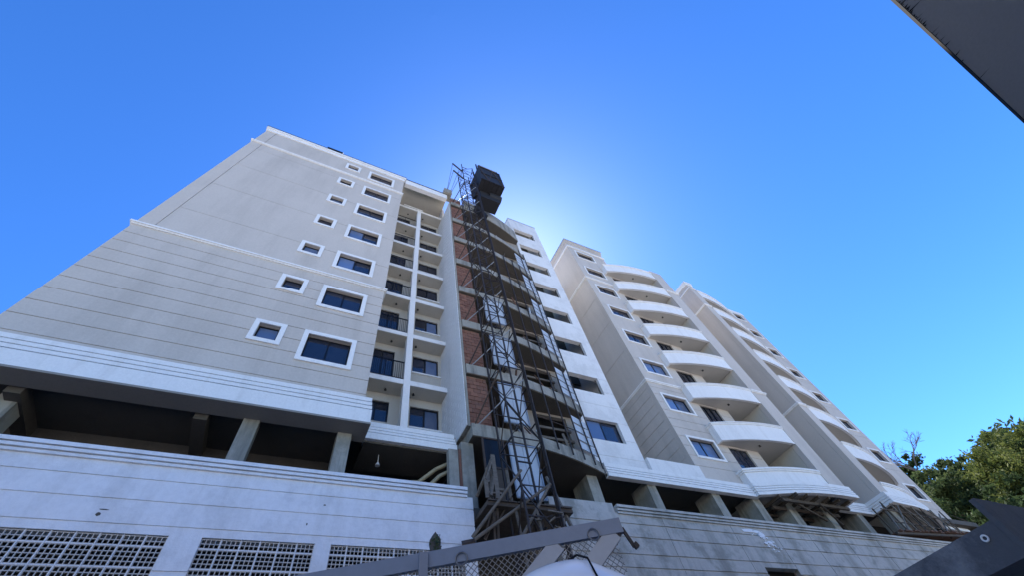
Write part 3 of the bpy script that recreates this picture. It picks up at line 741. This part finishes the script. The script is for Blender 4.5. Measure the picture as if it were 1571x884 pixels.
for a, b_, wd in (((4.72, 9.3, 5.9), (4.72, 9.3, 6.5), .09), ((5.02, 9.3, 5.9), (5.02, 9.3, 7.2), .12), ((4.72, 9.3, 6.4), (5.02, 9.3, 7.1), .09), ((4.72, 9.95, 6.3), (5.05, 9.3, 7.2), .08), ((4.8, 9.3, 5.95), (5.05, 9.35, 6.75), .13), ((4.7, 9.32, 6.05), (5.15, 9.32, 6.05), .09), ((7.2, 9.35, 5.2), (7.0, 9.7, 7.0), .14), ((7.3, 9.3, 5.86), (6.4, 9.3, 5.86), .08), ((6.2, 9.32, 4.2), (6.15, 9.32, 5.72), .07), ((5.6, 9.32, 4.1), (5.55, 9.4, 5.72), .07), ((6.9, 9.32, 4.2), (6.95, 9.32, 5.72), .06)):
    MB().bar(a, b_, wd, wd*.5).build('board', 'wood_pale', ls)
for i in range(8):
    a = (random.uniform(4.66, 5.2), 9.6, random.uniform(4.9, 5.7)); b_ = (a[0]+random.uniform(-.2, .5), 9.4, a[2]+random.uniform(.4, 1.0))
    MB().bar(a, b_, .06, .03).build('scrap_board', 'wood', ls)
for i in range(14):
    a = Vector((random.uniform(5.9, 6.9), random.uniform(8.7, 9.5), random.uniform(4.9, 5.5))); d = Vector((random.uniform(-.4, .4), random.uniform(-.2, .2), random.uniform(-.25, .25)))
    MB().bar(a, a+d, .05, .03).build('scrap_board', 'wood_pale' if i % 3 == 0 else 'steel', ls)
lb = ['lower long timber pole slanting up from the base wall to the mast', 'middle long timber pole slanting up from the base wall to the mast', 'short timber pole slanting up to the mast above the gate']
for k, (a, b_) in enumerate((((4.35, 9.6, 5.05), (5.55, 8.75, 6.45)), ((4.4, 9.6, 5.0), (6.35, 8.7, 6.1)), ((5.25, 9.3, 4.6), (6.3, 8.72, 6.05)))):
    tag(MB().tube(a, b_, .045, .035, n=9).build('timber_pole', 'wood_pale', None), lb[k], 'pole', 'poles bracing the hoist')
box('hoist_pit_wall', 'concrete_dark', B, 4.6, 7.1, 11.6, 11.8, G, 6.2)
MB().tube((4.2, 9.9, 4.98), (4.5, 9.75, 5.02), .12, .09, n=9).build('pole_clamp', 'rust', ls)

# ================================================================== timber scaffold under the balcony of unit D
ts = thing('timber_scaffold', 'tangle of timber poles and brown planks under the far right curved balcony', 'scaffold', (33, 10.3, 6.6))
for i in range(27): MB().bar((25.9+i*.26, 9.72+random.uniform(-.12, .1), 6.72+i*.012), (25.9+i*.26, 10.75, 6.72+i*.012), .21, .05).build('plank', 'wood_red', ts)
for y in (9.85, 10.5): MB().bar((25.6, y, 6.63), (33.2, y, 6.94), .1, .1).build('bearer', 'wood', ts)
for i, x in enumerate((27.3, 28.3, 29.2, 30.2, 31.1, 32.1, 33.0)):
    MB().tube((x, 10.0, 6.8), (x+random.uniform(-.1, .1), 10.1, 8.42), .035, n=7).build('pole', 'wood_pale' if i % 2 else 'wood', ts)
    MB().tube((x+.3, 10.7, 6.6), (x+.2, 10.7, 8.42), .04, n=7).build('pole', 'wood', ts)
for z in (7.35, 7.95): MB().tube((26.6, 10.02, z), (34.0, 10.3, z+.1), .032, n=7).build('ledger', 'wood', ts)
for a, b_ in (((27.2, 10.0, 6.8), (28.6, 10.0, 8.3)), ((30.4, 10.0, 6.85), (28.9, 10.0, 8.35)), ((31.0, 9.95, 6.9), (33.4, 10.3, 8.4)), ((33.3, 10.0, 6.9), (31.8, 10.1, 8.35)), ((26.0, 9.8, 6.7), (27.5, 10.2, 8.3))):
    MB().tube(a, b_, .035, n=7).build('brace', 'wood_pale', ts)

# ================================================================== neighbour house behind the camera (its eave shows at the top right)
nb = thing('neighbour_house', 'pale house whose dark grey concrete eave juts in at the top right', 'house', (10, -8, G))
wall('wall', 'neighbour', nb, front(-4.4), -22, 34, G, 7.9, -.3)
box('eave_slab', 'soffit', nb, 2.2, 34, -4.38, -1.90, 4.0, 4.03)
box('edge_mould_shade', 'rubber', nb, 2.19, 34, -1.897, -1.892, 3.99, 4.04)  # black strip for edge mould, also painted shade over the sunlit eave edge
box('eave_beam', 'soffit', nb, 2.2, 34, -4.38, -2.3, 4.032, 4.2)
box('house_body', 'neighbour', nb, -22, 34, -16, -4.72, G, 7.9)
mb = MB()
for i in range(34):
    x = random.choice([random.gauss(4.25, .3), random.gauss(3.9, .1), random.uniform(3.2, 8)]); L = random.choice([.02, .03, .05, .1])*random.uniform(.5, 1.3); wd = random.uniform(.006, .022); sk = random.uniform(-.06, .12)
    k = len(mb.v); y0 = -1.903; mb.v += [(x, y0, 3.997), (x+wd, y0, 3.997), (x+wd*.4+sk*L*3, y0-L, 3.997)]; mb.f.append((k, k+1, k+2))
mb.build('mould_stain', 'rubber', nb, fix=False)['kind'] = 'stuff'

# ================================================================== dark timber awning at the lower right
aw = thing('timber_awning', 'dark weathered timber awning corner at the lower right with a small white ring', 'awning', (6, 2, .8))
box('side_beam', 'old_timber', aw, 5.0, 5.09, 1.30, 5.2, .82, 1.075)
box('soffit_board', 'old_timber', aw, 5.09, 8.0, 1.34, 5.2, .835, .87)
for i in range(7): MB().box(5.0+i*.4, 5.395+i*.4, 1.255, 1.298, .83, 1.235+random.uniform(-.004, .004)).build('front_board', 'old_timber', aw)
mb = MB(); nn = 16
for i in range(nn):
    a, b_ = 2*math.pi*i/nn, 2*math.pi*(i+1)/nn
    mb.tube((4.985, 1.42+.02*math.cos(a), 1.0+.02*math.sin(a)), (4.985, 1.42+.02*math.cos(b_), 1.0+.02*math.sin(b_)), .007, n=6)
mb.build('ring', 'white_metal', aw)
box('post', 'old_timber', aw, 7.7, 7.85, 4.9, 5.05, G, .834)

# ================================================================== gate with chain-link mesh
k_ = 2.15/1.8
P0 = Vector((.20*k_, 4.25*k_, 0)); P1 = Vector((2.80*k_, 2.945*k_, 0)); dg = (P1-P0).normalized(); ng = Vector((dg.y, -dg.x, 0))
gate = thing('mesh_gate', 'grey steel gate frame with diagonal braces and chain-link mesh at the bottom centre', 'gate', (P0.x, P0.y, G))
def gp(u, z, d=0): v = P0 + dg*u + ng*d; return (v.x, v.y, z)
LG = (P1-P0).length; ZT = 2.15; BH = .15
MB().bar(gp(-.6, ZT-BH/2), gp(LG, ZT-BH/2), .06, BH).build('top_rail', 'gate_paint', gate)
MB().bar(gp(-.6, G+.2), gp(LG, G+.2), .1, .15).build('bottom_rail', 'gate_paint', gate)
MB().bar(gp(LG-.10, ZT-BH+.01), gp(LG-1.62, .85), .16, .05, up=tuple(ng)).build('brace', 'galv', gate)
MB().bar(gp(LG-.02, ZT-BH+.02, -.03), gp(LG-1.54, .85, -.03), .03, .09, up=tuple(ng)).build('brace_edge', 'steel', gate)
MB().bar(gp(LG-.72, ZT-BH), gp(LG-2.2, .85), .16, .05, up=tuple(ng)).build('brace', 'galv', gate)
MB().bar(gp(LG-2.1, ZT-.02, .07), gp(LG-2.1, ZT-BH-.1, .07), .09, .02).build('clamp_plate', 'gate_paint', gate)
MB().bar(gp(-.5, ZT-BH), gp(-.5, G), .12).build('post', 'gate_paint', gate)
MB().bar(gp(LG-.62, .84), gp(LG-.62, G), .1).build('post', 'gate_paint', gate)
MB().bar(gp(LG, ZT-.1), gp(LG+.06, ZT-.3), .03).bar(gp(LG+.06, ZT-.3), gp(LG+.1, ZT-.28), .05).build('latch', 'steel', gate)
for u in (LG-.33, LG-1.72):
    mb = MB(); nn = 14; rr = .06
    for i in range(nn):
        a, b_ = 2*math.pi*i/nn, 2*math.pi*(i+1)/nn
        mb.tube(gp(u+rr*math.cos(a), ZT-BH+.02+rr*math.sin(a), .045), gp(u+rr*math.cos(b_), ZT-BH+.02+rr*math.sin(b_), .045), .008, n=6)
    mb.build('wire_loop', 'wire', gate)
mm = MB(); ms = .062
zb_, zt_ = .6, ZT-BH
for i in range(int((LG+.5+(zt_-zb_))/ms)):
    for sgn in (1, -1):
        u0 = -.45+i*ms - ((zt_-zb_) if sgn > 0 else 0); u1 = u0 + (zt_-zb_)
        za, zb2 = (zb_, zt_) if sgn > 0 else (zt_, zb_)
        a, b_ = max(u0, -.45), min(u1, LG-.1)
        if b_-a < .02: continue
        f = lambda u: za+(zb2-za)*(u-u0)/(u1-u0)
        mm.bar(gp(a, f(a), .004*sgn), gp(b_, f(b_), .004*sgn), .006)
o = mm.build('chain_link_mesh', 'wire', gate, fix=False); o['kind'] = 'stuff'

# ================================================================== white van whose roof corner shows
vd1 = Vector((.985, .17, 0)).normalized(); vd2 = Vector((-vd1.y, vd1.x, 0)); VC = Vector((1.02, 1.50, 0)); VL, VW, VH = 3.3, 1.5, .90
van = thing('white_van', 'white van in front of the gate, only its rounded roof corner showing', 'van', tuple(VC+vd1*VL/2+vd2*VW/2+Vector((0, 0, G))))
def vp_(u, v_, z):                                # the roof falls away towards the front
    q_ = VC + vd1*u + vd2*v_; return (q_.x, q_.y, z - (.17*max(0, u-.35)*min(1, max(0, z)/.5)))
def rrect(ins, r_, n_=8):
    pts = []
    for cx, cy, a0 in ((VL-ins-r_, ins+r_, -90), (VL-ins-r_, VW-ins-r_, 0), (ins+r_, VW-ins-r_, 90), (ins+r_, ins+r_, 180)):
        for i in range(n_+1): a = math.radians(a0+90*i/n_); pts.append((cx+r_*math.cos(a), cy+r_*math.sin(a)))
    return pts
def loft(rings, name, mat, parent):
    mb = MB(); n_ = len(rings[0][0])
    for pts, z in rings:
        for u, v_ in pts: mb.v.append(vp_(u, v_, z))
    for j in range(len(rings)-1):
        for i in range(n_): k = (i+1) % n_; mb.f.append((j*n_+i, j*n_+k, (j+1)*n_+k, (j+1)*n_+i))
    mb.f.append(tuple(range(n_))[::-1]); mb.f.append(tuple((len(rings)-1)*n_+i for i in range(n_)))
    return mb.build(name, mat, parent, smooth=True)
rings = [(rrect(.08, .1), G+.28), (rrect(.0, .16), G+.42), (rrect(.0, .18), G+1.0), (rrect(.03, .22), .1), (rrect(.06, .25), .58)]
for t in range(1, 10):
    a = math.radians(90*t/9); rings.append((rrect(.06+.2*(1-math.cos(a)), .25), .58+(VH-.58-.02)*math.sin(a)))
rings.append((rrect(.5, .2), VH))
body = loft(rings, 'body', 'car_paint', van)
mb = MB(); pr_ = [vp_(.30, .07, .58), vp_(.32, .085, .73), vp_(.34, .13, .83), vp_(.37, .22, .89), vp_(.40, .36, .915)]
for a, b_ in zip(pr_, pr_[1:]): mb.tube(a, b_, .005, n=6)
mb.build('door_seal', 'rubber', body)
for u in (.6, 2.7):
    for v_ in (.02, VW-.2):
        wh = MB().tube(vp_(u, v_, G+.31), vp_(u, v_+.18, G+.31), .305, n=20).build('wheel', 'rubber', van)
        MB().tube(vp_(u, v_-.006, G+.31), vp_(u, v_+.186, G+.31), .18, n=16).build('rim', 'galv', wh)
for v_ in (-.003, VW-.017):
    MB().bar(vp_(2.2, v_+.01, .14), vp_(2.9, v_+.01, .14), .02, .42).build('side_window', 'glass', van)
MB().bar(vp_(VL-.03, .2, .12), vp_(VL-.03, VW-.2, .12), .03, .5).build('windscreen', 'glass', van)
for v_ in (.12, VW-.3): MB().bar(vp_(VL+.0, v_, G+.75), vp_(VL+.0, v_+.18, G+.75), .03, .2).build('headlight', 'white_metal', van)

# ================================================================== trees on the right
def px_dir(az, el): return Vector((math.sin(az)*math.cos(el), math.cos(az)*math.cos(el), math.sin(el)))
def tree(name, label, base, h0, crown, nleaf, leaf, mat, lobes=16, seed=1):
    """trunk, forking limbs, and a crown of single leaves gathered in clumps round twig ends"""
    r_ = np.random.default_rng(seed); random.seed(seed)
    t = thing(name, label, 'tree', (base[0], base[1], G), 'trees beyond the building')
    cx, cy, cz, rx, rz = crown
    mb = MB(); top = Vector((cx, cy, cz-rz*.55)); mb.tube((base[0], base[1], G), top, h0*.03+.08, .16, n=10)
    ends = []
    for i in range(lobes):
        u = r_.uniform(-.65, 1); ph = i*2.4+r_.uniform(-.4, .4); s_ = math.sqrt(max(0, 1-u*u)); k = r_.uniform(.55, 1.0)
        e = Vector((cx+rx*k*s_*math.cos(ph), cy+rx*k*s_*math.sin(ph), cz+rz*k*u)); ends.append(e)
        mid = top.lerp(e, .5)+Vector((r_.normal(0, .3), r_.normal(0, .3), .4)); mb.tube(top, mid, .11, .07, n=6); mb.tube(mid, e, .07, .02, n=5)
    mb.build('trunk', 'bark', t)
    E_ = np.array([tuple(e) for e in ends]); sub = []
    for e in E_:
        for j in range(9): sub.append(e + r_.normal(0, 1, 3)*np.array([rx*.20, rx*.20, rz*.17]))
    sub = np.array(sub); ci = r_.integers(0, len(sub), nleaf); sz = r_.uniform(.25, .6, len(sub))*rx*.16
    c_ = sub[ci] + r_.normal(0, 1, (nleaf, 3))*sz[ci][:, None]*np.array([1, 1, .62])
    a = r_.normal(0, 1, (nleaf, 3)); a /= np.linalg.norm(a, axis=1)[:, None]
    nrm = r_.normal(0, 1, (nleaf, 3))+np.array([0, 0, .8]); b_ = np.cross(a, nrm); b_ /= np.linalg.norm(b_, axis=1)[:, None]+1e-9
    L = (leaf*r_.uniform(.6, 1.3, nleaf))[:, None]
    v = np.stack([c_-a*L, c_+b_*L*.42, c_+a*L, c_-b_*L*.42], 1).reshape(-1, 3); org = np.array([cx, cy, cz-rz])
    me = bpy.data.meshes.new('crown'); me.vertices.add(len(v)); me.vertices.foreach_set('co', (v-org).astype(np.float32).ravel())
    me.loops.add(nleaf*4); me.loops.foreach_set('vertex_index', np.arange(nleaf*4, dtype=np.int32)); me.polygons.add(nleaf)
    me.polygons.foreach_set('loop_start', np.arange(0, nleaf*4, 4, dtype=np.int32)); me.polygons.foreach_set('loop_total', np.full(nleaf, 4, np.int32))
    me.update(); me.validate(); link('crown', me, mat, t, org)
tree('broadleaf_tree', 'yellow-green bushy tree at the right edge above the awning', (58.5, 9.5), 15, (58.5, 9.6, 13.2, 5.6, 4.3), 26000, .17, 'leaf_yellow', 22, 3)
tree('broadleaf_tree', 'tall dark green tree rising behind the yellow-green tree', (74, 9), 20, (74, 11.0, 16.9, 7.2, 4.2), 24000, .30, 'leaf_dark', 20, 5)
tree('broadleaf_tree', 'mid-green tree with pale clumps left of the yellow-green tree', (62, 15.5), 14, (62, 16.0, 14.6, 4.6, 3.9), 20000, .20, 'leaf_mid', 18, 8)
tree('broadleaf_tree', 'dark green tree beside the far corner of the building', (70, 20), 17, (70, 19.6, 19.8, 4.2, 3.4), 16000, .22, 'leaf_dark', 14, 11)
tree('broadleaf_tree', 'low dark tree below the other trees behind the awning', (56, 14), 10, (56, 14.3, 10.6, 5.2, 3.6), 16000, .22, 'leaf_dark', 16, 14)
tree('broadleaf_tree', 'dark tree with a ragged top between the two green masses', (72, 15.0), 18, (72, 15.8, 17.6, 4.6, 3.8), 15000, .24, 'leaf_mid', 14, 17)
tree('broadleaf_tree', 'low mid-green tree right behind the end of the building', (66, 22), 14, (66, 20.6, 16.0, 3.6, 3.4), 12000, .2, 'leaf_mid', 14, 23)
# bare tree
bt = thing('bare_tree', 'bare thin-branched tree against the sky beside the far corner of the building', 'tree', (66, 18.4, G), 'trees beyond the building')
mb = MB(); random.seed(21)
def branch(p, d, L, r_, lev):
    q_ = p + d*L; mb.tube(p, q_, r_, r_*.7, n=5)
    if lev == 0: return
    for i in range(3 if lev > 1 else 4):
        nd = (d + Vector((random.gauss(0, .42), random.gauss(0, .42), random.gauss(.05, .3)))).normalized()
        branch(p.lerp(q_, random.uniform(.6, 1)), nd, L*random.uniform(.55, .75), r_*.6, lev-1)
mb.tube((66, 18.4, G), (66, 18.5, 20.8), .24, .14, n=8)
mb.build('trunk', 'twig', bt); mb = MB()
for i in range(4): branch(Vector((66, 18.5, 20.6)), Vector((random.gauss(0, .4), random.gauss(0, .5), 1)).normalized(), 2.2, .08, 4)
mb.build('branches', 'twig', bt, fix=False)
